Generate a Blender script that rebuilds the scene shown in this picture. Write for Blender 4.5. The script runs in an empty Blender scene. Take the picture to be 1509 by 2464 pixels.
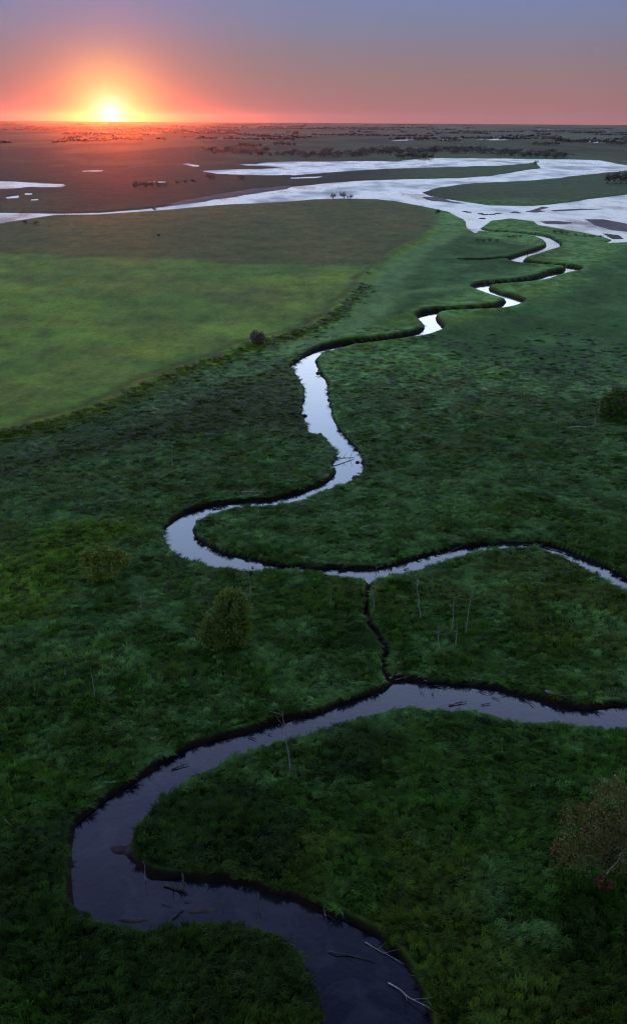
import bpy, math, random
import numpy as np
from mathutils import Vector, Matrix

random.seed(7)
RNG = np.random.default_rng(11)
scene = bpy.context.scene
COL = scene.collection

# ------------------------------------------------------------------ camera
CAM_H = 50.0
FPX = 2134.0                    # focal length in the units of the traced outlines (1509 x 2464)
CX, CY = 754.5, 1232.0
HORIZON = 287.5
PITCH = math.atan((CY - HORIZON) / FPX)
ROLL = math.atan(10 / 1509)
fw = Vector((0, math.cos(PITCH), -math.sin(PITCH)))
rt0 = Vector((1, 0, 0))
up0 = Vector((0, math.sin(PITCH), math.cos(PITCH)))
rt = rt0 * math.cos(ROLL) + up0 * math.sin(ROLL)
up = up0 * math.cos(ROLL) - rt0 * math.sin(ROLL)
cam_data = bpy.data.cameras.new('camera')
cam = bpy.data.objects.new('camera', cam_data)
COL.objects.link(cam)
M = Matrix((( rt.x, up.x, -fw.x, 0), (rt.y, up.y, -fw.y, 0), (rt.z, up.z, -fw.z, CAM_H), (0, 0, 0, 1)))
cam.matrix_world = M
cam_data.sensor_fit = 'VERTICAL'
cam_data.angle = 2 * math.atan(CY / FPX)
cam_data.sensor_height = 24
cam_data.lens = 24 * FPX / (2 * CY)
cam_data.clip_start = 0.5
cam_data.clip_end = 200000
scene.camera = cam


def ray(px, py):
    return rt * ((px - CX) / FPX) - up * ((py - CY) / FPX) + fw


def gp(px, py, z=0.0):
    d = ray(px, py)
    s = (z - CAM_H) / d.z
    return (d.x * s, d.y * s)


def gpoly(pts, z=0.2):
    return np.array([gp(x, y, z) for x, y in pts])


# ------------------------------------------------------------------ noise
def _hash(ix, iy, seed):
    h = (ix.astype(np.int64) * 374761393 + iy.astype(np.int64) * 668265263 + seed * 1442695041) & 0x7fffffff
    h = ((h ^ (h >> 13)) * 1274126177) & 0x7fffffff
    h = (h ^ (h >> 16)) & 0xffff
    return h / 65535.0


def vnoise(x, y, seed=0):
    ix, iy = np.floor(x), np.floor(y)
    fx, fy = x - ix, y - iy
    fx = fx * fx * (3 - 2 * fx)
    fy = fy * fy * (3 - 2 * fy)
    a, b = _hash(ix, iy, seed), _hash(ix + 1, iy, seed)
    c, d = _hash(ix, iy + 1, seed), _hash(ix + 1, iy + 1, seed)
    return (a * (1 - fx) + b * fx) * (1 - fy) + (c * (1 - fx) + d * fx) * fy


def fbm(x, y, scale, seed=0, octs=4):
    t, amp, tot = 0, 1.0, 0
    x, y = x / scale, y / scale
    for k in range(octs):
        t = t + amp * vnoise(x * 0.8 - y * 0.6 + 17.3 * k, x * 0.6 + y * 0.8 - 9.1 * k, seed + k)
        tot += amp
        amp *= 0.5
        x, y = x * 2.03, y * 2.03
    return t / tot * 2 - 1


def sstep(a, b, x):
    t = np.clip((x - a) / (b - a), 0, 1)
    return t * t * (3 - 2 * t)


# ------------------------------------------------------------------ outlines of the water
def smooth(pts, n=4, closed=True):
    p = np.array(pts, float)
    out = []
    m = len(p)
    rng = range(m) if closed else range(m - 1)
    for i in rng:
        if closed:
            p0, p1, p2, p3 = p[i - 1], p[i], p[(i + 1) % m], p[(i + 2) % m]
        else:
            p0, p1, p2, p3 = p[max(i - 1, 0)], p[i], p[i + 1], p[min(i + 2, m - 1)]
        for k in range(n):
            t = k / n
            out.append(0.5 * ((2 * p1) + (-p0 + p2) * t + (2 * p0 - 5 * p1 + 4 * p2 - p3) * t * t + (-p0 + 3 * p1 - 3 * p2 + p3) * t ** 3))
    if not closed:
        out.append(p[-1])
    return np.array(out)


RIVER_A = [(1900, 1650), (1700, 1662), (1600, 1668), (1509, 1674), (1404, 1682), (1329, 1669), (1254, 1654), (1194, 1637), (1104, 1627), (1034, 1621), (954, 1613),
    (934, 1632), (894, 1649), (829, 1669), (754, 1695), (675, 1714), (600, 1739), (500, 1762), (425, 1792), (350, 1837), (280, 1884),
    (215, 1932), (176, 1967), (163, 2010), (160, 2087), (158, 2150), (170, 2176), (215, 2198), (270, 2221), (350, 2234), (400, 2227),
    (475, 2217), (575, 2222), (650, 2241), (700, 2276), (735, 2326), (755, 2376), (768, 2440), (772, 2540), (775, 2680), (1140, 2680),
    (1095, 2540), (1064, 2456), (1034, 2396), (999, 2326), (964, 2276), (904, 2226), (829, 2186), (750, 2152), (650, 2121), (575, 2097),
    (450, 2091), (375, 2081), (338, 2058), (318, 2034), (324, 1997), (345, 1962), (375, 1927), (425, 1892), (475, 1859), (525, 1837),
    (550, 1819), (625, 1793), (700, 1772), (754, 1761), (829, 1739), (904, 1717), (979, 1699), (1054, 1705), (1129, 1702), (1189, 1714),
    (1229, 1727), (1304, 1733), (1404, 1746), (1479, 1750), (1600, 1745), (1700, 1738), (1900, 1728)]
RIVER_B = [(1800, 1640), (1700, 1500), (1600, 1420), (1509, 1373), (1454, 1343), (1379, 1313), (1329, 1295), (1254, 1288), (1179, 1293), (1104, 1300), (1054, 1310), (954, 1340),
    (879, 1353), (804, 1349), (754, 1350), (675, 1343), (600, 1325), (550, 1314), (500, 1295), (475, 1278), (467, 1263), (480, 1248),
    (515, 1230), (575, 1219), (650, 1213), (710, 1203), (754, 1191), (794, 1173), (854, 1150), (877, 1123), (874, 1088), (854, 1060),
    (837, 1043), (814, 1014), (802, 979), (794, 939), (788, 909), (769, 884), (764, 860), (779, 845), (806, 833), (770, 832), (735, 846), (700, 870),
    (697, 880), (711, 897), (729, 934), (723, 979), (735, 1024), (743, 1037), (772, 1044), (798, 1068), (805, 1092), (799, 1110), (806, 1126),
    (788, 1142), (762, 1156), (720, 1171), (650, 1189), (560, 1194), (500, 1203), (450, 1219), (413, 1239), (394, 1258), (388, 1279), (400, 1304),
    (430, 1333), (470, 1352), (525, 1361), (595, 1369), (650, 1370), (754, 1374), (829, 1386), (877, 1394), (889, 1402), (904, 1391), (979, 1375),
    (1029, 1360), (1079, 1345), (1154, 1325), (1229, 1313), (1304, 1320), (1379, 1348), (1429, 1378), (1469, 1398), (1509, 1421), (1580, 1470), (1660, 1550), (1740, 1680)]
DITCH = [(889, 1398), (880, 1443), (887, 1483), (909, 1513), (929, 1548), (929, 1598), (936, 1626)]
CREEK = [(782, 838), (830, 826), (900, 818), (965, 809), (1015, 799), (1043, 786), (1036, 771), (1026, 758), (1045, 748), (1100, 743), (1160, 741), (1200, 737), (1228, 729),
    (1238, 720), (1215, 711), (1190, 703), (1168, 695), (1156, 689), (1172, 682), (1230, 677), (1288, 671), (1318, 663), (1345, 654), (1374, 649), (1378, 643),
    (1350, 638), (1290, 634), (1252, 629), (1242, 622), (1262, 614), (1290, 605), (1318, 596), (1332, 587), (1318, 574), (1290, 564), (1230, 557), (1170, 553), (1138, 546)]
BRANCH = [(1244, 624), (1205, 620), (1150, 622), (1113, 621)]
LAKE = [(485, 410), (560, 407), (640, 404), (700, 403), (600, 396), (640, 390), (700, 388), (754, 388), (860, 387), (954, 387), (1000, 382), (1049, 379.5), (1170, 380), (1284, 382), (1444, 384.5), (1484, 393), (1509, 397),
    (1620, 404), (1800, 412), (2050, 425), (2050, 600), (1800, 590), (1600, 580), (1509, 580), (1457, 582), (1470, 575), (1445, 566), (1400, 557), (1354, 549), (1294, 539), (1279, 529), (1229, 523), (1179, 528),
    (1166, 541), (1154, 549), (1150, 557), (1142, 559), (1124, 546), (1116, 526), (1079, 507), (1004, 492), (950, 482), (904, 477), (820, 476), (754, 478), (650, 485), (550, 490),
    (450, 499), (375, 505), (240, 513.5), (140, 514.5), (50, 527), (0, 536), (-200, 575), (-200, 508), (0, 509.5), (135, 511.5), (240, 510), (365, 500), (425, 492), (500, 481), (600, 466), (660, 456), (620, 452), (700, 447),
    (754, 443), (804, 437), (830, 434), (760, 425), (700, 419), (650, 419.5), (525, 417)]
ISLAND_1 = [(690, 421), (754, 416.5), (840, 410), (924, 404), (1104, 399), (1200, 397), (1270, 392), (1290, 389), (1293, 397), (1304, 403), (1254, 410), (1179, 422), (1104, 427), (954, 430), (880, 433), (804, 437.5), (700, 447), (640, 440)]
ISLAND_2 = [(1017, 462), (1054, 450), (1100, 442), (1144, 438), (1254, 434), (1354, 425), (1424, 417), (1509, 409), (1650, 412), (1900, 430), (1900, 452), (1600, 460), (1509, 467), (1404, 479), (1340, 488), (1279, 493.5), (1179, 492), (1104, 482), (1034, 470)]
PONDS = [
    [(-160, 430), (0, 432), (30, 433.5), (90, 438.5), (150, 440.5), (160, 444.5), (148, 448.5), (75, 448.5), (40, 452), (0, 453.5), (-160, 455)],
    [(14, 472), (48, 467), (50, 474), (20, 476)], [(75, 477), (95, 476), (98, 480), (78, 481)], [(58, 462), (78, 462), (80, 466), (60, 467)],
    [(434, 393), (460, 392), (478, 395.5), (470, 399.5), (458, 398.5)], [(200, 409.5), (250, 408.5), (248, 412), (200, 413)],
    [(572, 393), (605, 393), (603, 398), (585, 397)],
    [(357, 435), (375, 434.5), (375, 437), (358, 437)], [(378, 435), (400, 434), (398, 438), (380, 438)], [(695, 424), (754, 421.5), (800, 420), (754, 425.5), (700, 427)],
    [(920, 339), (955, 336), (995, 334), (990, 337), (940, 340)], [(1035, 334), (1075, 331.5), (1124, 332), (1110, 335), (1040, 336)], [(1140, 334.5), (1190, 333), (1235, 335), (1220, 337), (1145, 337)],
    [(1354, 335), (1400, 336), (1455, 341), (1440, 343), (1390, 340)], [(1290, 311), (1330, 311), (1330, 313), (1292, 313)],
    [(1488, 384), (1509, 386), (1560, 388), (1500, 388)]]
MUD_FAR = [
    [(1008, 473), (1020, 470), (1054, 471), (1090, 481), (1140, 489), (1100, 489), (1040, 483)],
    [(1255, 508), (1280, 502), (1305, 494), (1325, 497), (1300, 503), (1320, 506), (1290, 510)], [(1320, 503), (1400, 499), (1482, 501), (1400, 503), (1330, 507)],
    [(1400, 524), (1455, 524), (1509, 535), (1620, 545), (1620, 560), (1509, 556), (1470, 552), (1430, 540)],
    [(1295, 529), (1340, 528), (1400, 534), (1350, 537), (1310, 536)], [(1440, 556), (1490, 562), (1500, 572), (1470, 573)],
    [(370, 502), (430, 485), (520, 468), (620, 452), (700, 447), (690, 454), (600, 466), (500, 482), (425, 494)]]
MUD_NEAR = [   # low bars and shoals inside the bends
    [(480, 1248), (466, 1262), (470, 1280), (500, 1300), (560, 1325), (600, 1335), (590, 1320), (510, 1290), (490, 1268)],
    [(806, 1092), (790, 1110), (800, 1128), (775, 1150), (740, 1165), (740, 1150), (790, 1120)],
    [(262, 2044), (290, 2036), (330, 2050), (345, 2062), (300, 2068), (270, 2062)],
    [(275, 2218), (330, 2208), (400, 2215), (395, 2228), (340, 2236), (290, 2230)],
    [(440, 2196), (500, 2182), (540, 2190), (520, 2212), (460, 2214)],
    [(1080, 1630), (1150, 1632), (1240, 1652), (1320, 1672), (1310, 1680), (1200, 1652)]]

W_A, W_B = gpoly(smooth(RIVER_A)), gpoly(smooth(RIVER_B))
W_D = gpoly(smooth(DITCH, 4, False))
W_C = gpoly(smooth(CREEK, 4, False))
W_BR = gpoly(smooth(BRANCH, 3, False))
W_MN = [gpoly(smooth(m, 3), -0.9) for m in MUD_NEAR]


def seg_dist2(P, a, b):
    d = b - a
    L = float(d @ d) + 1e-9
    qx, qy = P[:, 0] - a[0], P[:, 1] - a[1]
    t = np.clip((qx * d[0] + qy * d[1]) / L, 0, 1)
    ex, ey = qx - t * d[0], qy - t * d[1]
    return ex * ex + ey * ey, t


def sdf_poly(P, Q, far=1e3):
    P = P.astype(np.float32)
    Q = Q.astype(np.float32)
    out = np.full(len(P), far, np.float32)
    m = 6.0
    sel = np.where((P[:, 0] > Q[:, 0].min() - m) & (P[:, 0] < Q[:, 0].max() + m) & (P[:, 1] > Q[:, 1].min() - m) & (P[:, 1] < Q[:, 1].max() + m))[0]
    if len(sel) == 0:
        return out
    S = P[sel]
    best = np.full(len(S), 1e12, np.float32)
    ins = np.zeros(len(S), bool)
    n = len(Q)
    for i in range(n):
        a, b = Q[i], Q[(i + 1) % n]
        d2, _ = seg_dist2(S, a, b)
        np.minimum(best, d2, out=best)
        if a[1] != b[1]:
            c = (S[:, 1] < a[1]) != (S[:, 1] < b[1])
            x = a[0] + (S[:, 1] - a[1]) * (b[0] - a[0]) / (b[1] - a[1])
            ins ^= c & (S[:, 0] < x)
    d = np.sqrt(best)
    out[sel] = np.where(ins, -d, d)
    return out


def sdf_line(P, Q, w0, w1, far=1e3):
    P = P.astype(np.float32)
    best = np.full(len(P), far, np.float32)
    n = len(Q) - 1
    for i in range(n):
        d2, t = seg_dist2(P, Q[i].astype(np.float32), Q[i + 1].astype(np.float32))
        w = w0 + (w1 - w0) * (i + t) / n
        np.minimum(best, np.sqrt(d2) - w, out=best)
    return best


def project(x, y, z=0.0):
    """image plane position of ground points, in traced units"""
    dx, dy, dz = x, y, z - CAM_H
    zc = dx * fw.x + dy * fw.y + dz * fw.z
    return CX + FPX * (dx * rt.x + dy * rt.y + dz * rt.z) / zc, CY - FPX * (dx * up.x + dy * up.y + dz * up.z) / zc


# ------------------------------------------------------------------ the ground sheet; unseen bright band higher up, added to light the grass and water
def v_to_D(v):     # v: how far below the horizon, in 1024-high pixels
    f = FPX * 1024 / 2464
    z = f * CAM_H / (v * math.cos(PITCH))
    return (z - CAM_H * math.sin(PITCH)) / math.cos(PITCH)


vs = np.concatenate([np.arange(890, 400, -1.5), np.arange(400, 150, -0.7), np.arange(150, 0.7, -0.5)])
D_front = np.array([v_to_D(v) for v in vs])
D_front = D_front[D_front < 14800]
D_all = np.concatenate([[-3000, -1200, -500, -250, -120, -60, -30, -10, 5, 15, 22, 28, 32], D_front[D_front > 33.5], [15200.0]])
T_in = np.linspace(-1, 1, 500)
T_all = np.concatenate([[-3, -2.2, -1.6, -1.25, -1.1], T_in, [1.1, 1.25, 1.6, 2.2, 3]])
HALF = 12 + 0.5 * np.abs(D_all)
NR, NC = len(D_all), len(T_all)
GX = (T_all[None, :] * HALF[:, None]).ravel()
GY = np.repeat(D_all, NC)
FAR_D = 470.0
WATER_Z = -0.62


def water_sdf(x, y):
    """metres to the channel rim for near ground (negative inside), 'pixels' for far ground, and mud masks"""
    P = np.stack([x, y], 1)
    sd = np.full(len(x), 50.0, np.float32)
    pxd = np.full(len(x), 50.0, np.float32)
    mud = np.zeros(len(x), np.float32)
    near = np.where((y < 700) & (y > 15) & (np.abs(x) < 420))[0]
    Pn = P[near]
    wob = fbm(x[near], y[near], 1.6, 5, 3) * 0.20 + fbm(x[near], y[near], 7, 9, 2) * 0.25
    d = sdf_poly(Pn, W_A)
    d = np.minimum(d, sdf_poly(Pn, W_B))
    dit = np.full(len(x), 50.0, np.float32)
    dit[near] = sdf_line(Pn, W_D, 0.36, 0.45) + wob * .6
    d = np.minimum(d, sdf_line(Pn, W_C, 2.6, 3.4))
    d = np.minimum(d, sdf_line(Pn, W_BR, 2.2, 2.0))
    sd[near] = np.minimum(50, d + wob)
    for m in W_MN:
        mm = sdf_poly(Pn, m)
        mud[near] = np.maximum(mud[near], sstep(0.35, -0.35, mm + wob * 1.2))
    far = np.where(y > 300)[0]
    ux, uy = project(x[far], y[far])
    U = np.stack([ux, uy], 1)
    nx, ny = fbm(x[far], y[far], 26, 21, 3), fbm(x[far], y[far], 60, 31, 3)
    U[:, 0] += 5 * nx
    U[:, 1] += 1.2 * ny + 0.8 * nx
    dl = sdf_poly(U, np.array(LAKE, float), 50)
    for isl in (ISLAND_1, ISLAND_2):
        dl = np.maximum(dl, -sdf_poly(U, np.array(isl, float), 50))
    U2 = U.copy()
    U2[:, 0] += 12 * fbm(x[far], y[far], 50, 121, 3)
    U2[:, 1] += 2.2 * fbm(x[far] * 1.2, y[far] * .25, 30, 131, 3)
    for p in PONDS:
        dl = np.minimum(dl, sdf_poly(U2, np.array(p, float), 50) + .5)
    pxd[far] = dl
    for m in MUD_FAR:
        mm = sdf_poly(U, np.array(m, float), 50)
        mud[far] = np.maximum(mud[far], sstep(1.2, -1.2, mm + ny * 2.5))
    return sd, pxd, mud, dit


SD, PXD, MUD, DIT = water_sdf(GX, GY)


# ------------------------------------------------------------------ kinds of vegetation
def C(r, g, b):
    return np.array([r, g, b], float)


RIDGE = gpoly(smooth([(-250, 1105), (0, 1046), (100, 1019), (200, 994), (275, 964), (350, 924), (425, 894), (525, 859), (590, 834), (650, 819), (754, 784), (804, 750), (839, 714), (874, 674), (905, 645), (954, 604), (1019, 569), (1039, 549)], 3, False), 0.2)
MEADOW = gpoly([(-300, 612), (0, 607), (130, 609), (150, 620), (300, 615), (450, 624), (560, 632), (700, 639), (850, 642), (900, 648), (874, 674), (839, 714), (804, 750), (754, 784), (650, 819), (590, 834), (525, 859), (425, 894), (350, 924), (275, 964), (200, 994), (100, 1019), (0, 1046), (-250, 1105)])
SEDGE = gpoly([(690, 880), (600, 892), (470, 945), (350, 995), (175, 1040), (0, 1098), (-250, 1160), (-250, 1240), (0, 1170), (250, 1110), (420, 1060), (600, 1042), (735, 1036), (728, 1000), (725, 930)])
HERB = gpoly([(-200, 1330), (0, 1300), (150, 1245), (330, 1222), (352, 1255), (300, 1310), (165, 1430), (130, 1500), (0, 1530), (-200, 1560)])
REED = gpoly([(1000, 815), (1100, 770), (1280, 735), (1400, 660), (1509, 590), (1800, 590), (1900, 900), (1509, 900), (1300, 905), (1120, 880)])
REED2 = gpoly([(905, 660), (960, 620), (1110, 560), (1330, 600), (1250, 655), (1140, 690), (1000, 745), (860, 790)])

K_GRASS = C(.048, .122, .013)
K_TEAL = C(.110, .235, .060)
K_OLIVE = C(.075, .120, .014)
K_DARK = C(.050, .078, .012)
K_MEADOW = C(.135, .215, .024)
K_MEADOW2 = C(.086, .146, .024)
K_FIELD = C(.084, .088, .024)
K_FIELD2 = C(.062, .078, .022)
K_SOIL = C(.010, .0075, .006)
K_MUD = C(.105, .085, .085)
K_FARLAND = C(.042, .052, .018)
K_FARDARK = C(.020, .025, .012)


def mixc(a, b, t):
    return a + (b - a) * t[:, None]


def plant_colour(x, y, sd, pxd):
    n = len(x)
    one = np.ones(n)
    P = np.stack([x, y], 1)
    w = np.stack([x + 2.5 * fbm(x, y, 9, 71), y + 6 * fbm(x, y, 14, 72)], 1)
    a = fbm(x, y, 2.2, 81, 3)
    b = fbm(x, y, 14, 82, 3)
    c = mixc(one[:, None] * K_GRASS, one[:, None] * K_TEAL, sstep(-0.28, 0.28, a * 0.8 + b * 0.5 - .38 * sstep(80, 45, y)))  # paler grass thins out towards the camera, painting in a dimmer foreground
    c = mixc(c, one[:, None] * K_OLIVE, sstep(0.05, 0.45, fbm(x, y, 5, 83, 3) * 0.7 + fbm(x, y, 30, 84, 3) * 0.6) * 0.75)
    fore_dark = sstep(.0, .35, fbm(x, y, 9, 87, 4) + .5 * sstep(75, 42, y) - .25)  # dark patches thickening towards the camera: foreground light falloff painted into plant colour
    c = mixc(c, one[:, None] * C(.024, .054, .009), fore_dark * .8 * (.3 + .7 * sstep(95, 55, y)))
    near = y < 800

    def zone(poly, soft):
        return np.where(near, sstep(soft, -soft, sdf_poly(w, poly)), 0)
    sed = zone(SEDGE, 1.5)
    c = mixc(c, mixc(one[:, None] * K_DARK, one[:, None] * K_OLIVE * .75, sstep(-.2, .6, a)), sed * 0.85)
    her = zone(HERB, 2.0)
    c = mixc(c, mixc(one[:, None] * C(.095, .190, .014), one[:, None] * C(.125, .235, .018), sstep(-.3, .4, a)), her * 0.85)
    reed = np.maximum(zone(REED, 6), zone(REED2, 6))
    c = mixc(c, mixc(one[:, None] * C(.022, .062, .012), one[:, None] * C(.044, .105, .026), sstep(-.1, .5, fbm(x, y, 11, 85, 3))), reed * 0.85)
    rid = sdf_line(P, RIDGE, 0, 0)
    # meadow and the browner field behind it
    left = np.where(near, 1, 0)
    mea = zone(MEADOW, 1.2)
    mm = sstep(-.35, .5, fbm(x * .7 + y * .3, y * 0.45, 16, 91, 5) + .35 * fbm(x, y, 5, 92, 3))
    c = mixc(c, mixc(one[:, None] * K_MEADOW2, one[:, None] * K_MEADOW, mm), mea)
    c = mixc(c, one[:, None] * C(.085, .098, .026), mea * .6 * sstep(.05, .42, fbm(x * .8 + y * .25, y * .4, 20, 97, 5)))
    beyond = sstep(FIELD_Y - 25, FIELD_Y + 25, y + 0.12 * x) * (pxd > 0)
    # bright herbs along the terrace edge, pale sedge below it
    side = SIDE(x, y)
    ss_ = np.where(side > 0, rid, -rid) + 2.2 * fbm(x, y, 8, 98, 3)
    edge_shade = np.exp(-((ss_ - 2.2) / 1.8) ** 2)  # shadow line at the terrace edge, painted as a darker strip of plant colour
    c = mixc(c, one[:, None] * C(.040, .062, .012), np.clip(edge_shade * 0.8, 0, 1))
    rim = np.exp(-((ss_ + 2.0) / 2.6) ** 2)
    c = mixc(c, one[:, None] * C(.130, .200, .016), np.clip(rim * 0.85, 0, 1))
    pale = np.exp(-((ss_ + 10) / 4.5) ** 2)
    c = mixc(c, one[:, None] * C(.100, .180, .055), np.clip(pale * 0.75, 0, 1))
    for q, wd_ in BANDS:
        bd = np.where(near, sdf_line(w, q, 0, 0), 99)
        c = mixc(c, one[:, None] * C(.100, .185, .050), np.exp(-(bd / wd_) ** 2) * .75)
    fld = zone(FIELD, 5)
    ff = sstep(-.3, .4, fbm(x, y * 0.5, 40, 93, 4))
    c = mixc(c, mixc(one[:, None] * K_FIELD2, one[:, None] * K_FIELD, ff), fld)
    # the country across the wide river
    f2 = np.where(x < -60, sstep(430, 500, y), sstep(560, 700, y)) * (1 - fld)
    g1 = sstep(-.2, .3, fbm(x, y * .35, 130, 94, 4))
    g2 = sstep(.0, .4, fbm(x, y * .3, 420, 95, 4))
    g3 = sstep(.1, .35, fbm(x * .35, y * .22, 210, 96, 3))
    far = mixc(mixc(one[:, None] * K_FARDARK, one[:, None] * K_FARLAND, g1), one[:, None] * C(.055, .095, .034), g2 * .7)
    far = mixc(far, one[:, None] * C(.070, .072, .034), g3 * .7)
    c = mixc(c, far, f2)
    return c


FIELD = gpoly([(-300, 640), (0, 607), (130, 609), (150, 620), (300, 615), (450, 624), (560, 632), (700, 639), (850, 642), (905, 640), (954, 604), (1019, 569), (1045, 540), (1060, 512), (1000, 494), (900, 478), (754, 478), (550, 489), (375, 504), (140, 514), (0, 536), (-300, 590)])
FIELD_Y = 330.0
BANDS = [(gpoly(smooth(q, 3, False)), wd) for q, wd in (
    ([(-200, 1300), (0, 1236), (150, 1182), (300, 1152), (430, 1140), (560, 1120)], 2.4),
    ([(-200, 1240), (0, 1180), (120, 1140), (300, 1088), (430, 1062), (600, 1043), (735, 1037), (790, 1062), (796, 1110)], 1.6),
    ([(1105, 888), (1150, 882), (1195, 892)], 2.0), ([(1290, 905), (1380, 925), (1450, 930)], 2.2), ([(1330, 1000), (1420, 1010), (1509, 1030)], 2.5),
    ([(930, 935), (1000, 925), (1080, 940)], 1.8), ([(880, 700), (900, 660), (960, 620)], 4), ([(900, 755), (980, 700), (1100, 690)], 3))]


def SIDE(x, y):
    """> 0 on the meadow side of the terrace edge"""
    ry, rx = RIDGE[:, 1], RIDGE[:, 0]
    return np.interp(y, ry, rx) - x


def ZONE_SHORT(x, y):
    """1 in the shorter meadow and field, 0 in the rough marsh grass"""
    P = np.stack([x, y], 1)
    ok = y < 800
    return np.where(ok, np.maximum(sstep(1.0, -1.0, sdf_poly(P, MEADOW)), sstep(3, -3, sdf_poly(P, FIELD))), 0)


def TERRACE(x, y):
    """the low terrace edge between meadow and marsh"""
    P = np.stack([x, y], 1)
    d = np.where((y > 60) & (y < 520), sdf_line(P, RIDGE, 0, 0), 99)
    s_ = np.where(SIDE(x, y) > 0, 1, -1) * np.minimum(d, 30)
    return (.7 * sstep(-2.5, .6, s_) * sstep(30, 6, s_) + .25 * np.exp(-((s_ + 1.5) / 2.6) ** 2)) * sstep(520, 420, y)


def heights(x, y, sd, pxd, mud, dit):
    fade = sstep(270, 90, y) * (1 - .75 * ZONE_SHORT(x, y))
    hum = fbm(x, y, 2.6, 41, 3) * 0.26 * fade + TERRACE(x, y) + fbm(x, y, 16, 51, 3) * 0.22 * sstep(900, 300, y)
    land = hum * sstep(-0.2, 2.2, sd)
    crk = np.where((y > 180) & (y < 520), sdf_line(np.stack([x, y], 1), W_C, 2.6, 3.4), 99)
    land = land + .62 * (.6 + .8 * vnoise(x / 14, y / 14, 67)) * np.exp(-((crk - .8) / 4.0) ** 2) * sstep(-.5, .8, sd) * sstep(500, 400, y)
    land = land - .48 * sstep(.25, -.35, dit)
    bw = .45 + .9 * vnoise(x / 2.3, y / 2.3, 63) ** 2
    near = land - 1.05 * sstep(0.15, -1.0, sd / bw)
    bar = WATER_Z + .05 + 0.08 * fbm(x, y, 1.0, 61, 2)
    near = np.where((mud > 0) & (sd < 0), np.maximum(near, near + (bar - near) * mud), near)
    farh = WATER_Z + np.clip(pxd / 1.2, -1, 1) * 0.45 + np.clip(pxd - 1.2, 0, 1) * 0.2
    farh = np.where((y < FAR_D) & (pxd > 2.2), 9.0, farh)
    farh = np.where((mud > 0) & (pxd < 0), np.maximum(farh, WATER_Z - .35 + 0.45 * mud), farh)
    return np.where(y > FAR_D, np.minimum(farh + np.minimum(0, near - land), 0.3), np.minimum(near, farh)) * 1.0




GZ = heights(GX, GY, SD, PXD, MUD, DIT)
SD_WATER = SD.copy()
SD = np.minimum(SD, DIT)


def ground_colour(x, y, sd, pxd, mud):
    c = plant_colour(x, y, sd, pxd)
    n = len(x)
    one = np.ones(n)[:, None]
    near = y < FAR_D
    soil = np.where(near, sstep(0.25 + .6 * sstep(150, 230, y), -0.15, sd), sstep(0.2, -0.5, sd) * (sd < 5))
    c = mixc(c, one * K_SOIL, soil)
    shore = np.where(y > 300, sstep(1.0, -0.3, pxd), 0)
    c = mixc(c, one * K_MUD * .6, shore)
    c = mixc(c, np.where(near[:, None], one * C(.040, .034, .032), one * K_MUD), mud * np.where(near, (sd < .3) * .9, 1))
    return c


GC = ground_colour(GX, GY, SD, PXD, MUD)
# under standing grass the soil and old litter are darker than the blades
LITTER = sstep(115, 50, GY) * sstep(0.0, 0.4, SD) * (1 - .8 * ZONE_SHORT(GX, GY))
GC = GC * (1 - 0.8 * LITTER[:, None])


def mesh_from(name, V, F, smooth_shade=True):
    me = bpy.data.meshes.new(name)
    V = np.asarray(V, np.float32)
    F = np.asarray(F, np.int32)
    k = F.shape[1]
    me.vertices.add(len(V))
    me.vertices.foreach_set('co', V.ravel())
    me.loops.add(F.size)
    me.loops.foreach_set('vertex_index', F.ravel())
    me.polygons.add(len(F))
    me.polygons.foreach_set('loop_start', np.arange(0, F.size, k, dtype=np.int32))
    if smooth_shade:
        me.polygons.foreach_set('use_smooth', np.ones(len(F), bool))
    me.update(calc_edges=True)
    me.validate()
    return me


def link(name, me, mat=None, parent=None):
    o = bpy.data.objects.new(name, me)
    COL.objects.link(o)
    if mat and me is not None and not me.materials:
        me.materials.append(mat)
    if parent:
        o.parent = parent
    return o


def tag(o, label=None, cat=None, group=None, kind=None):
    if label: o['label'] = label
    if cat: o['category'] = cat
    if group: o['group'] = group
    if kind: o['kind'] = kind
    return o


def colour_attr(me, name, c):
    at = me.attributes.new(name, 'FLOAT_COLOR', 'POINT')
    c4 = np.concatenate([c, np.ones((len(c), 1))], 1).astype(np.float32)
    at.data.foreach_set('color', c4.ravel())


# ------------------------------------------------------------------ materials
def new_mat(name):
    m = bpy.data.materials.new(name)
    m.use_nodes = True
    nt = m.node_tree
    nt.nodes.clear()
    out = nt.nodes.new('ShaderNodeOutputMaterial')
    return m, nt, out


def N(nt, kind, **kw):
    n = nt.nodes.new(kind)
    for k, v in kw.items():
        if k.startswith('i_'):
            n.inputs[k[2:].replace('_', ' ')].default_value = v
        else:
            setattr(n, k, v)
    return n


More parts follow.
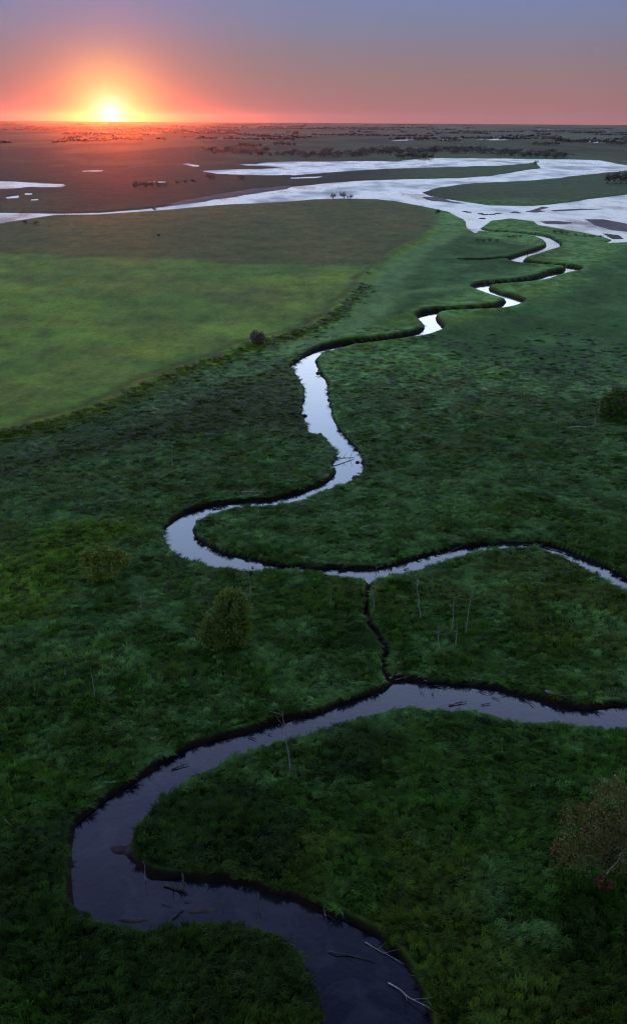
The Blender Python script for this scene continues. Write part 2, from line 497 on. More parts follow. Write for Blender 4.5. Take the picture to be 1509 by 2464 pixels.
def mat_ground():
    m, nt, out = new_mat('marsh_ground')
    L = nt.links.new
    at = N(nt, 'ShaderNodeAttribute', attribute_name='col')
    tc = N(nt, 'ShaderNodeTexCoord')
    n1 = N(nt, 'ShaderNodeTexNoise', i_Scale=0.9, i_Detail=6.0, i_Roughness=0.65)
    n2 = N(nt, 'ShaderNodeTexNoise', i_Scale=0.06, i_Detail=8.0, i_Roughness=0.7)
    L(tc.outputs['Object'], n1.inputs['Vector']); L(tc.outputs['Object'], n2.inputs['Vector'])
    n3 = N(nt, 'ShaderNodeTexNoise', i_Scale=0.22, i_Detail=5.0, i_Roughness=0.7)
    mp = N(nt, 'ShaderNodeMapping'); mp.inputs['Scale'].default_value = (1.0, .45, 1.0); mp.inputs['Rotation'].default_value = (0, 0, .5)
    L(tc.outputs['Object'], mp.inputs[0]); L(mp.outputs[0], n3.inputs['Vector'])
    a1 = N(nt, 'ShaderNodeMath', operation='ADD'); L(n1.outputs['Fac'], a1.inputs[0]); L(n3.outputs['Fac'], a1.inputs[1])
    a2 = N(nt, 'ShaderNodeMath', operation='ADD'); L(a1.outputs[0], a2.inputs[0]); L(n2.outputs['Fac'], a2.inputs[1])
    add = N(nt, 'ShaderNodeMath', operation='MULTIPLY'); L(a2.outputs[0], add.inputs[0]); add.inputs[1].default_value = .667
    mr = N(nt, 'ShaderNodeMapRange'); mr.inputs['From Min'].default_value = .7; mr.inputs['From Max'].default_value = 1.3
    mr.inputs['To Min'].default_value = .35; mr.inputs['To Max'].default_value = 1.7
    L(add.outputs[0], mr.inputs['Value'])
    mul = N(nt, 'ShaderNodeVectorMath', operation='SCALE'); L(at.outputs['Color'], mul.inputs[0]); L(mr.outputs[0], mul.inputs['Scale'])
    b = N(nt, 'ShaderNodeBsdfPrincipled', i_Roughness=0.9)
    b.inputs['Specular IOR Level'].default_value = 0.03
    L(mul.outputs[0], b.inputs['Base Color'])
    bp = N(nt, 'ShaderNodeBump', i_Strength=0.35, i_Distance=0.4); L(add.outputs[0], bp.inputs['Height']); L(bp.outputs[0], b.inputs['Normal'])
    L(b.outputs[0], out.inputs['Surface'])
    return m


def mat_water():
    m, nt, out = new_mat('river_water')
    L = nt.links.new
    tc = N(nt, 'ShaderNodeTexCoord')
    sep = N(nt, 'ShaderNodeSeparateXYZ'); L(tc.outputs['Object'], sep.inputs[0])
    wind = N(nt, 'ShaderNodeMapRange'); wind.inputs['From Min'].default_value = 330; wind.inputs['From Max'].default_value = 640
    wind.inputs['To Min'].default_value = 0.07; wind.inputs['To Max'].default_value = 0.36
    L(sep.outputs['Y'], wind.inputs['Value'])
    mpw = N(nt, 'ShaderNodeMapping'); mpw.inputs['Scale'].default_value = (1.0, .5, 1.0); L(tc.outputs['Object'], mpw.inputs[0])
    nz = N(nt, 'ShaderNodeTexNoise', i_Scale=0.022, i_Detail=6.0, i_Roughness=0.6); L(mpw.outputs[0], nz.inputs['Vector'])
    nm = N(nt, 'ShaderNodeMapRange'); nm.inputs['From Min'].default_value = .35; nm.inputs['From Max'].default_value = .65; nm.inputs['To Min'].default_value = .48; nm.inputs['To Max'].default_value = 1.6
    L(nz.outputs['Fac'], nm.inputs['Value'])
    rg = N(nt, 'ShaderNodeMath', operation='MULTIPLY'); L(wind.outputs[0], rg.inputs[0]); L(nm.outputs[0], rg.inputs[1])
    b = N(nt, 'ShaderNodeBsdfPrincipled', i_IOR=1.39)
    ns = N(nt, 'ShaderNodeTexNoise', i_Scale=0.30, i_Detail=7.0, i_Roughness=0.65, i_Distortion=1.2); L(tc.outputs['Object'], ns.inputs['Vector'])
    silt = N(nt, 'ShaderNodeValToRGB'); silt.color_ramp.elements[0].position = .45; silt.color_ramp.elements[1].position = .72
    silt.color_ramp.elements[0].color = (.003, .005, .011, 1); silt.color_ramp.elements[1].color = (.017, .020, .026, 1)
    L(ns.outputs['Fac'], silt.inputs[0]); L(silt.outputs[0], b.inputs['Base Color'])
    b.inputs['Specular IOR Level'].default_value = 0.5
    L(rg.outputs[0], b.inputs['Roughness'])
    n1 = N(nt, 'ShaderNodeTexNoise', i_Scale=2.2, i_Detail=3.0); L(tc.outputs['Object'], n1.inputs['Vector'])
    bp = N(nt, 'ShaderNodeBump', i_Strength=0.06, i_Distance=0.1); L(n1.outputs['Fac'], bp.inputs['Height']); L(bp.outputs[0], b.inputs['Normal'])
    L(b.outputs[0], out.inputs['Surface'])
    return m


def mat_leaf(name, colour=None, attr=None, translucent=0.3, rough=0.5, spec=0.35, var=0.35, scale=2.5):
    """leaves and blades: colour from the plant itself, a little light shining through"""
    m, nt, out = new_mat(name)
    L = nt.links.new
    if attr:
        at = N(nt, 'ShaderNodeAttribute', attribute_name=attr, attribute_type='INSTANCER')
        src = at.outputs['Color']
    else:
        rgb = N(nt, 'ShaderNodeRGB'); rgb.outputs[0].default_value = (*colour, 1)
        src = rgb.outputs[0]
    tc = N(nt, 'ShaderNodeTexCoord')
    nz = N(nt, 'ShaderNodeTexNoise', i_Scale=scale, i_Detail=3.0); L(tc.outputs['Object'], nz.inputs['Vector'])
    mr = N(nt, 'ShaderNodeMapRange'); mr.inputs['From Min'].default_value = .3; mr.inputs['From Max'].default_value = .7
    mr.inputs['To Min'].default_value = 1 - var; mr.inputs['To Max'].default_value = 1 + var
    L(nz.outputs['Fac'], mr.inputs['Value'])
    mul = N(nt, 'ShaderNodeVectorMath', operation='SCALE'); L(src, mul.inputs[0]); L(mr.outputs[0], mul.inputs['Scale'])
    b = N(nt, 'ShaderNodeBsdfPrincipled', i_Roughness=rough); b.inputs['Specular IOR Level'].default_value = spec
    L(mul.outputs[0], b.inputs['Base Color'])
    t = N(nt, 'ShaderNodeBsdfTranslucent'); L(mul.outputs[0], t.inputs['Color'])
    mx = N(nt, 'ShaderNodeMixShader'); mx.inputs[0].default_value = translucent
    L(b.outputs[0], mx.inputs[1]); L(t.outputs[0], mx.inputs[2]); L(mx.outputs[0], out.inputs['Surface'])
    return m


def mat_bark(name, c1, c2, scale=6.0):
    m, nt, out = new_mat(name)
    L = nt.links.new
    tc = N(nt, 'ShaderNodeTexCoord')
    nz = N(nt, 'ShaderNodeTexNoise', i_Scale=scale, i_Detail=5.0); L(tc.outputs['Object'], nz.inputs['Vector'])
    cr = N(nt, 'ShaderNodeValToRGB'); cr.color_ramp.elements[0].position = .35; cr.color_ramp.elements[1].position = .65
    cr.color_ramp.elements[0].color = (*c1, 1); cr.color_ramp.elements[1].color = (*c2, 1)
    L(nz.outputs['Fac'], cr.inputs[0])
    b = N(nt, 'ShaderNodeBsdfPrincipled', i_Roughness=0.85)
    L(cr.outputs[0], b.inputs['Base Color'])
    bp = N(nt, 'ShaderNodeBump', i_Strength=0.5, i_Distance=0.05); L(nz.outputs['Fac'], bp.inputs['Height']); L(bp.outputs[0], b.inputs['Normal'])
    L(b.outputs[0], out.inputs['Surface'])
    return m


MAT_GROUND, MAT_WATER = mat_ground(), mat_water()
MAT_BLADE = mat_leaf('grass_blade', attr='tint', translucent=0.50, rough=0.5, spec=0.06, var=0.25, scale=1.5)
MAT_WILLOW = mat_leaf('willow_leaf', (.120, .180, .030), translucent=.15)
MAT_YELLOW = mat_leaf('yellow_green_leaf', (.125, .190, .014), translucent=.15)
MAT_DARKLEAF = mat_leaf('dark_green_leaf', (.050, .105, .010), translucent=.15)
MAT_GREYLEAF = mat_leaf('grey_green_leaf', (.150, .150, .105))
MAT_OLIVELEAF = mat_leaf('olive_brown_leaf', (.085, .090, .014), translucent=.10)
MAT_REDLEAF = mat_leaf('red_leaf', (.10, .022, .010), translucent=.10)
MAT_FARLEAF = mat_leaf('far_leaf', (.030, .042, .018), scale=.4)
MAT_SHRUBLEAF = mat_leaf('shrub_leaf', (.032, .038, .016), scale=1.0)
MAT_BARK = mat_bark('dark_bark', (.03, .022, .016), (.07, .055, .04))
MAT_DEAD = mat_bark('bleached_dead_wood', (.12, .11, .10), (.27, .24, .22))
MAT_PALE = mat_bark('pale_driftwood', (.15, .135, .12), (.30, .27, .25))
MAT_WET = mat_bark('wet_wood', (.012, .010, .010), (.035, .028, .026))
MAT_DRIFT = mat_bark('brown_driftwood', (.06, .04, .035), (.14, .10, .085))
MAT_CLOD = mat_bark('wet_mud', (.02, .016, .014), (.045, .034, .03))

# ------------------------------------------------------------------ ground and water objects
idx = np.arange(NR * NC).reshape(NR, NC)
QUADS = np.stack([idx[:-1, :-1].ravel(), idx[:-1, 1:].ravel(), idx[1:, 1:].ravel(), idx[1:, :-1].ravel()], 1)
gme = mesh_from('ground', np.stack([GX, GY, GZ], 1), QUADS)
colour_attr(gme, 'col', GC)
ground = link('ground', gme, MAT_GROUND)
tag(ground, 'green marsh and meadow ground cut by a winding river', None, None, 'structure')

wet = np.where(GY > FAR_D, np.minimum(PXD, SD_WATER * 1.0 + 0.5) < 2.5, np.minimum(SD_WATER, PXD) < 1.5)
wet &= (GY > 20)
wc = wet[QUADS].any(1)
wq = QUADS[wc]
used, inv = np.unique(wq, return_inverse=True)
wme = mesh_from('river', np.stack([GX[used], GY[used], np.full(len(used), WATER_Z)], 1), inv.reshape(-1, 4))
river = link('river', wme, MAT_WATER)
tag(river, 'calm river water winding from the foreground to the wide shallows', None, None, 'structure')


# sampler for things that stand on the ground
def sample(field, x, y):
    r = np.interp(y, D_all, np.arange(NR))
    half = 12 + 0.5 * np.abs(y)
    c = np.interp(x / half, T_all, np.arange(NC))
    r0 = np.clip(np.floor(r).astype(int), 0, NR - 2)
    c0 = np.clip(np.floor(c).astype(int), 0, NC - 2)
    fr, fc = r - r0, c - c0
    F = field.reshape(NR, NC, -1)
    fr, fc = fr[:, None], fc[:, None]
    v = (F[r0, c0] * (1 - fc) + F[r0, c0 + 1] * fc) * (1 - fr) + (F[r0 + 1, c0] * (1 - fc) + F[r0 + 1, c0 + 1] * fc) * fr
    return v[:, 0] if v.shape[1] == 1 else v


def ground_z(x, y):
    return float(sample(GZ, np.array([x], float), np.array([y], float))[0])


# ------------------------------------------------------------------ grass
def tuft_mesh(name, nb, seed, spread=1.0, lean=0.5):
    r = np.random.default_rng(seed)
    V, F = [], []
    swirl = r.uniform(0, 6.28)
    for k in range(nb):
        ang = r.uniform(0, 6.283)
        rad = spread * math.sqrt(r.uniform(0, 1)) * .62
        bx, by = rad * math.cos(ang), rad * math.sin(ang)
        d = r.normal(0, .75)
        ln = lean * r.uniform(.5, 1.5)
        hgt = r.uniform(.55, 1.1)
        w = r.uniform(.026, .055)
        px, py = -math.sin(d), math.cos(d)
        rows = []
        for t, ww in ((0, .7), (.45, 1.0), (.8, .75), (1.0, .15)):
            off = ln * t * t
            zz = hgt * (t - .38 * ln * t ** 3)
            cx, cy = bx + math.cos(d) * off, by + math.sin(d) * off
            rows.append(((cx - px * w * ww, cy - py * w * ww, zz), (cx + px * w * ww, cy + py * w * ww, zz)))
        base = len(V)
        for a, b in rows:
            V += [a, b]
        for i in range(3):
            F.append((base + 2 * i, base + 2 * i + 1, base + 2 * i + 3, base + 2 * i + 2))
    me = mesh_from(name, V, F)
    me.materials.append(MAT_BLADE)
    return me


TUFTS = [bpy.data.objects.new('grass_tuft', tuft_mesh('grass_tuft', 56, 100 + i, 1.0, .35 + .13 * i)) for i in range(6)]


def scatter():
    xs, ys, ss = [], [], []
    y = 34.0
    while y < 300:
        s = 0.34 + 0.0023 * y
        half = 10 + 0.43 * y
        n = int(2 * half / s)
        xx = -half + (np.arange(n) + RNG.uniform(0, 1, n)) * s
        xs.append(xx); ys.append(y + RNG.uniform(-.6, .6, n) * s); ss.append(np.full(n, s))
        y += s
    return np.concatenate(xs), np.concatenate(ys), np.concatenate(ss)


tx, ty, ts = scatter()
tsd, tpx = sample(SD, tx, ty), sample(PXD, tx, ty)
keep = (sample(DIT, tx, ty) > .1) & (tsd > -.25 + .5 * vnoise(tx / 1.7, ty / 1.7, 231)) & (tx * 0 + RNG.uniform(0, 1, len(tx)) < np.maximum(sstep(240, 145, ty + 22 * fbm(tx, ty, 14, 233, 3)), .8 * np.exp(-((sdf_line(np.stack([tx, ty], 1), RIDGE, 0, 0) - 1.0) / 3.0) ** 2))) & (RNG.uniform(0, 1, len(tx)) > ZONE_SHORT(tx, ty) * sstep(95, 140, ty)) & ((ty < 300) | (tpx > 1.0)) & (sample(GZ, tx, ty) > -0.5)
tx, ty, ts, tsd, tpx = tx[keep], ty[keep], ts[keep], tsd[keep], tpx[keep]
tz = sample(GZ, tx, ty)
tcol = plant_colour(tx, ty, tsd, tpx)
tall = 0.75 + 0.55 * fbm(tx, ty, 3.0, 201, 3) + 0.4 * fbm(tx, ty, 12, 202, 2)
short = ZONE_SHORT(tx, ty)
ridge_s = np.where(SIDE(tx, ty) > 0, 1, -1) * sdf_line(np.stack([tx, ty], 1), RIDGE, 0, 0)
ridge_t = np.exp(-((ridge_s + 2.0 + 2.2 * fbm(tx, ty, 8, 98, 3)) / 2.6) ** 2)
hgt = np.clip(tall, .35, 1.6) * (1 - .72 * short) * .66
hgt *= (1 - .35 * np.exp(-((tsd - .2) / .5) ** 2)) * (1 - .88 * sstep(85, 215, ty) * (1 - .6 * ridge_t))
bright = np.clip(1 + RNG.normal(0, 1, len(tx)) * (.32 - .20 * sstep(90, 230, ty)) * (1 - .6 * short), .4, 1.8)
tcol = np.clip(tcol * bright[:, None], 0, .4)
npt = len(tx)
print('tufts', npt)
pme = bpy.data.meshes.new('grass')
pme.vertices.add(npt)
pme.vertices.foreach_set('co', np.stack([tx, ty, tz - .04], 1).astype(np.float32).ravel())
colour_attr(pme, 'tint', tcol)
at = pme.attributes.new('rot', 'FLOAT_VECTOR', 'POINT')
flow = fbm(tx, ty, 4.0, 211, 2) * 5.0
rot = np.stack([RNG.normal(0, .16, npt), RNG.normal(0, .16, npt), flow + RNG.normal(0, .55, npt)], 1)
at.data.foreach_set('vector', rot.astype(np.float32).ravel())
at = pme.attributes.new('scl', 'FLOAT_VECTOR', 'POINT')
wd = (.25 + .0031 * ty) * RNG.uniform(.9, 1.5, npt)
at.data.foreach_set('vector', np.stack([wd, wd, hgt * RNG.uniform(.75, 1.25, npt)], 1).astype(np.float32).ravel())
at = pme.attributes.new('vid', 'INT', 'POINT')
at.data.foreach_set('value', RNG.integers(0, len(TUFTS), npt).astype(np.int32))
pme.update()
grass = link('grass', pme)
tag(grass, 'tall tufted green marsh grass covering the banks and meadow', None, None, 'stuff')
ng = bpy.data.node_groups.new('grass_growth', 'GeometryNodeTree')
ng.interface.new_socket('Geometry', in_out='INPUT', socket_type='NodeSocketGeometry')
ng.interface.new_socket('Geometry', in_out='OUTPUT', socket_type='NodeSocketGeometry')
gi, go = ng.nodes.new('NodeGroupInput'), ng.nodes.new('NodeGroupOutput')
iop = ng.nodes.new('GeometryNodeInstanceOnPoints')
jn = ng.nodes.new('GeometryNodeJoinGeometry')
for t in reversed(TUFTS):
    oi = ng.nodes.new('GeometryNodeObjectInfo')
    oi.inputs['Object'].default_value = t
    oi.inputs['As Instance'].default_value = True
    ng.links.new(oi.outputs['Geometry'], jn.inputs[0])
ng.links.new(jn.outputs[0], iop.inputs['Instance'])
iop.inputs['Pick Instance'].default_value = True


def named(name, dt):
    n = ng.nodes.new('GeometryNodeInputNamedAttribute')
    n.data_type = dt
    n.inputs['Name'].default_value = name
    return n.outputs['Attribute']


ng.links.new(gi.outputs[0], iop.inputs['Points'])
ng.links.new(named('vid', 'INT'), iop.inputs['Instance Index'])
ng.links.new(named('rot', 'FLOAT_VECTOR'), iop.inputs['Rotation'])
ng.links.new(named('scl', 'FLOAT_VECTOR'), iop.inputs['Scale'])
ng.links.new(iop.outputs[0], go.inputs[0])
md = grass.modifiers.new('growth', 'NODES')
md.node_group = ng


# ------------------------------------------------------------------ builders for plants and wood
class MB:
    def __init__(self):
        self.V, self.F = [], []

    def tube(self, pts, radii, sides=6):
        base = len(self.V)
        pts = [Vector(p) for p in pts]
        n = len(pts)
        for i, p in enumerate(pts):
            d = (pts[min(i + 1, n - 1)] - pts[max(i - 1, 0)]).normalized()
            a = d.cross(Vector((0, 0, 1)) if abs(d.z) < .9 else Vector((1, 0, 0))).normalized()
            b = d.cross(a)
            for k in range(sides):
                t = 2 * math.pi * k / sides
                self.V.append(tuple(p + (a * math.cos(t) + b * math.sin(t)) * radii[i]))
        for i in range(n - 1):
            for k in range(sides):
                q = (k + 1) % sides
                self.F.append((base + i * sides + k, base + i * sides + q, base + (i + 1) * sides + q, base + (i + 1) * sides + k))
        for e, rev in ((0, True), (n - 1, False)):
            c = len(self.V)
            self.V.append(tuple(pts[e]))
            for k in range(sides):
                q = (k + 1) % sides
                a, b = base + e * sides + k, base + e * sides + q
                self.F.append((b, a, c, c) if rev else (a, b, c, c))

    def leaf(self, c, n, u, L, w):
        v = n.cross(u).normalized()
        b = len(self.V)
        self.V += [tuple(c - u * L), tuple(c + v * w - u * L * .1), tuple(c + u * L), tuple(c - v * w - u * L * .1)]
        self.F.append((b, b + 1, b + 2, b + 3))

    def mesh(self, name, smooth_shade=True):
        me = bpy.data.meshes.new(name)
        me.from_pydata(self.V, [], [f if f[2] != f[3] else f[:3] for f in self.F])
        if smooth_shade:
            me.polygons.foreach_set('use_smooth', [True] * len(me.polygons))
        me.update()
        return me

    def build(self, name, mat, parent=None, smooth_shade=True):
        return link(name, self.mesh(name, smooth_shade), mat, parent)


def rv():
    while True:
        v = Vector((random.uniform(-1, 1), random.uniform(-1, 1), random.uniform(-1, 1)))
        if .05 < v.length < 1:
            return v.normalized()


def crown_mb(lobes, clumps, leaves, clump_r, leaf_l, leaf_w, upright=0.0):
    """leaves gathered in clumps spread through the lobes: (cx, cy, cz, rx, ry, rz, weight)"""
    mb = MB()
    tot = sum(l[6] for l in lobes)
    for l in lobes:
        for k in range(max(1, int(clumps * l[6] / tot))):
            d = rv()
            r = random.uniform(.25, 1) ** .45
            cc = Vector((l[0] + d.x * l[3] * r, l[1] + d.y * l[4] * r, l[2] + d.z * l[5] * r))
            if cc.z < .15: cc.z = random.uniform(.15, .5)
            cr = clump_r * random.uniform(.6, 1.4)
            out = (cc - Vector((l[0], l[1], l[2] - l[5] * .4))).normalized()
            for q in range(leaves):
                p = cc + rv() * cr * random.uniform(.1, 1) ** .6
                u = (rv() + out * (.5 + upright) + Vector((0, 0, upright))).normalized()
                n = u.cross(rv()).normalized()
                s = random.uniform(.6, 1.3)
                mb.leaf(p, n, u, leaf_l * s, leaf_w * s)
    return mb


def limbs_mb(h, spread, stems, r0, top=.8):
    mb = MB()
    for k in range(stems):
        a = random.uniform(0, 6.28)
        d = Vector((math.cos(a), math.sin(a), 0)) * spread * random.uniform(.3, 1)
        p0 = Vector((random.uniform(-.2, .2), random.uniform(-.2, .2), -.3))
        p3 = d + Vector((0, 0, h * top * random.uniform(.7, 1)))
        p1 = p0 + Vector((0, 0, h * .3)) + d * .15
        p2 = p0.lerp(p3, .6) + Vector((random.uniform(-.2, .2), random.uniform(-.2, .2), h * .08))
        mb.tube([p0, p1, p2, p3], [r0, r0 * .8, r0 * .5, r0 * .15], 5)
        for j in range(3):
            t = random.uniform(.35, .85)
            b0 = p1.lerp(p3, t)
            b1 = b0 + (rv() + Vector((0, 0, .7))).normalized() * h * .25
            mb.tube([b0, b0.lerp(b1, .5) + rv() * .05, b1], [r0 * .35, r0 * .25, r0 * .08], 4)
    return mb


def thing(name, x, y, label, cat, group=None, z=None):
    o = bpy.data.objects.new(name, None)
    COL.objects.link(o)
    o.empty_display_size = .5
    o.location = (x, y, ground_z(x, y) if z is None else z)
    return tag(o, label, cat, group)


def scale_at(px, py):
    """traced units per metre across, at a ground point"""
    x, y = gp(px, py)
    zc = y * fw.y - CAM_H * fw.z
    return FPX / zc


# ---- the bushes one can tell apart
def bush(px, py, label, lobes, mat, clumps, leaves, clump_r, ll, lw, h, spread, stems=7, upright=0.0, name='bush', group=None):
    x, y = gp(px, py)
    t = thing(name, x, y, label, 'bush', group)
    limbs_mb(h, spread, stems, .07).build('trunk', MAT_BARK, t)
    crown_mb(lobes, clumps, leaves, clump_r, ll, lw, upright).build('crown', mat, t, False)
    return t


bush(548, 1553, 'tall feathery two-lobed brownish willow bush standing alone in the grass below the river bend',
     [(.55, .3, 3.9, 1.75, 1.6, 2.6, 1.0), (-1.15, -.5, 1.9, 1.55, 1.5, 1.9, .7), (.9, .2, 1.7, 1.6, 1.5, 1.6, .6)], MAT_WILLOW, 420, 54, .42, .19, .055, 6.2, 1.5, 9, .6)
bush(252, 1398, 'spreading yellow-green shrub with knobbly clumped crown left of the river bend',
     [(-1.9, .6, 2.7, 1.1, 1.0, 1.0, .7), (0, .8, 3.0, 1.4, 1.1, 1.0, .9), (2.0, .3, 2.9, 1.2, 1.1, 1.1, .8), (.4, -.3, 1.8, 1.7, 1.3, 1.3, .9), (-1.2, -.5, 1.2, 1.2, 1.0, 1.0, .5)], MAT_YELLOW, 170, 46, .38, .13, .075, 4.0, 2.0, 8)
bush(1487, 998, 'broad dark green bush with yellowish top at the right edge of the picture',
     [(-2.3, 0, 1.8, 1.7, 1.8, 1.8, .8), (0, .6, 2.9, 2.4, 2.2, 2.2, 1.2), (2.7, .5, 3.0, 2.3, 2.0, 2.2, 1.0), (1.0, -1.4, 1.5, 2.6, 1.3, 1.5, .8)], MAT_DARKLEAF, 300, 34, .5, .17, .10, 4.5, 2.6, 9)
bush(621, 832, 'small round grey-green bush alone on the terrace edge beside the meadow',
     [(0, 0, 1.5, 1.9, 1.8, 1.5, 1.0), (-.7, .3, 1.9, 1.1, 1.2, 1.2, .5), (.8, 0, 1.2, 1.3, 1.3, 1.2, .5)], MAT_GREYLEAF, 130, 30, .36, .16, .09, 2.6, 1.3, 6)
bush(1455, 2085, 'large airy olive-brown bush in the dark lower right corner',
     [(-1.6, .4, 3.3, 2.0, 2.0, 2.2, .9), (.8, 1.0, 4.6, 2.2, 2.1, 2.1, 1.0), (2.8, .3, 3.5, 2.2, 2.0, 2.4, .9), (-2.6, -.4, 1.7, 1.4, 1.4, 1.5, .5), (.6, -.6, 2.2, 2.6, 1.6, 1.8, .8)], MAT_OLIVELEAF, 420, 30, .55, .12, .035, 5.8, 2.6, 12, .35)
for (px, py, sc_, lab) in ((1424, 2020, 1.0, 'low red-leaved shrub in front of the olive-brown bush'), (1348, 2062, .7, 'small red-leaved shrub left of the olive-brown bush'), (1452, 2138, .8, 'small red-leaved shrub at the foot of the pale leaning log')):
    bush(px, py, lab, [(0, 0, .7 * sc_, 1.0 * sc_, .8 * sc_, .6 * sc_, 1)], MAT_REDLEAF, int(26 * sc_), 16, .22, .09, .05, .9 * sc_, .5, 4, name='shrub')

# ---- copies of a few tree shapes for the distance
def tree_source(seed, kind):
    random.seed(seed)
    if kind == 'round':
        lobes = [(random.uniform(-.25, .25), random.uniform(-.25, .25), random.uniform(.42, .72), random.uniform(.22, .36), random.uniform(.22, .36), random.uniform(.2, .3), 1) for k in range(6)]
        tr = limbs_mb(1.0, .22, 4, .028)
        mb = crown_mb(lobes, 90, 9, .085, .035, .024)
    else:
        lobes = [(random.uniform(-.5, .5), random.uniform(-.3, .3), random.uniform(.3, .65), random.uniform(.25, .42), random.uniform(.25, .4), random.uniform(.25, .34), 1) for k in range(7)]
        tr = limbs_mb(.9, .4, 5, .022)
        mb = crown_mb(lobes, 90, 9, .09, .038, .026)
    return tr.mesh('trunk'), mb.mesh('crown', False)


SRC = [tree_source(300 + k, 'round' if k % 2 == 0 else 'wide') for k in range(6)]
for tr, cr in SRC:
    tr.materials.append(MAT_BARK)
    cr.materials.append(MAT_FARLEAF)
SRC_SH = []
for k in range(3):
    tr, cr = tree_source(400 + k, 'wide')
    tr.materials.append(MAT_BARK); cr.materials.append(MAT_SHRUBLEAF)
    SRC_SH.append((tr, cr))
random.seed(21)


def tree_copy(name, px, py, height_u, label, cat, group=None, src=None, wide=1.0):
    x, y = gp(px, py, 0)
    h = height_u / scale_at(px, py)
    t = thing(name, x, y, label, cat, group)
    k = random.randrange(len(src or SRC))
    tr, cr = (src or SRC)[k]
    a = link('trunk', tr, None, t)
    b = link('crown', cr, None, t)
    t.rotation_euler = (0, 0, random.uniform(0, 6.28))
    t.scale = (h * wide * random.uniform(.9, 1.15), h * wide * random.uniform(.9, 1.15), h)
    return t


for px, py, hu, wd_, lab in (
    (802, 478, 15, 1.0, 'rounded dark tree on the wide river edge, leftmost of three'),
    (828, 478, 17, 1.1, 'dark tree on the wide river edge, tallest and middle of three'),
    (843, 479, 13, .9, 'small dark tree on the wide river edge, rightmost of three'),
    (1052, 516, 13, 1.5, 'low dark bush where the field drops to the shallows'),
    (507, 434, 17, 1.4, 'broad dark tree on the strip of land below the pink pool'),
    (582, 431, 10, 1.5, 'low bush on the strip of land right of the broad tree below the pool'),
    (374, 508, 9, 1.5, 'single dark bush on the bank where the river narrows under the sun'),
    (382, 571, 9, 1.2, 'small lone dark bush out in the brown field'),
    (62, 540, 12, 1.4, 'dark bush beside the bright river end at the left edge'),
    (88, 541, 10, 1.6, 'dark bush just right of another by the bright river end on the left'),
    (888, 664, 7, 1.6, 'tiny dark shrub on the terrace edge at the corner of the meadow'),
    (1289, 396, 11, 1.0, 'small tree on the pointed tip of the long island')):
    tree_copy('tree' if 'tree' in lab else 'bush', px, py, hu, lab, 'tree' if 'tree' in lab else 'bush', None, None, wd_)
for k, px in enumerate((1148, 1162, 1178, 1194)):
    tree_copy('shrub', px, 582 + .5 * (k % 2), 8, 'dark shrub in the short row of four above the looping creek', 'shrub', 'row of four shrubs by the creek', SRC_SH, 1.2)
for px, py, hu in ((1224, 573, 7), (1238, 572, 8), (1252, 571, 7)):
    tree_copy('shrub', px, py, hu, 'low dark shrub in the line along the upper creek bend', 'shrub', 'shrubs along the upper creek bend', SRC_SH, 1.4)
for px, py, hu in ((1334, 563, 9), (1350, 564, 11), (1364, 565, 9), (1385, 567, 6), (1405, 569, 6), (1425, 571, 7), (1445, 572, 7)):
    tree_copy('shrub', px, py, hu, 'dark shrub in the low line below the mud flats on the right', 'shrub', 'shrubs below the mud flats', SRC_SH, 1.6)
for px, py, hu in ((1462, 441, 24), (1478, 440, 27), (1494, 441, 26), (1510, 440, 28), (1530, 441, 26)):
    tree_copy('tree', px, py, hu, 'dark tree in the clump on the big island at the right edge', 'tree', 'tree clump on the island', None, 1.1)
for px, py, hu in ((335, 449, 14), (350, 451, 15), (366, 452, 15), (384, 450, 13), (400, 447, 10), (428, 444, 9), (446, 442, 9), (468, 440, 9), (325, 452, 10)):
    tree_copy('tree', px, py, hu, 'reddish dark tree in the straggling row lit by the low sun', 'tree', 'trees in the row below the sun', None, 1.3)
# the long tree line beyond the wide river
for k in range(110):
    px = 505 + k * 7.9 + random.uniform(-5, 5)
    if 1362 < px < 1384: continue
    base = 372 + 5 * math.sin(px * .01) + random.uniform(-7, 3) + (3 if px > 1180 else 0)
    tree_copy('tree', px, base, random.uniform(9, 17) * (1 if px > 760 else .8), 'dark tree in the long line of trees beyond the wide river', 'tree', 'long tree line beyond the wide river', None, random.uniform(1.6, 2.6))
for k in range(12):
    tree_copy('tree', 956 + k * 7.6, 381 + random.uniform(-1.5, 1), random.uniform(10, 16), 'dark tree in the grove on the far river shore before the tree line', 'tree', 'grove on the far shore', None, 1.3)
for cx_, n, yy, sp in ((1016, 6, 338, 6), (1082, 7, 341, 8), (1318, 8, 350, 8), (1354, 5, 344, 7), (1400, 8, 345, 8), (1485, 6, 348, 8), (1314, 4, 328, 7), (605, 7, 354, 9), (690, 6, 350, 9)):
    for k in range(n):
        tree_copy('tree', cx_ + (k - n / 2) * sp, yy + random.uniform(-1, 1), random.uniform(7, 12), 'hazy tree in a distant clump on the plain beyond the tree line', 'tree', 'distant tree clumps on the plain', None, 1.4)

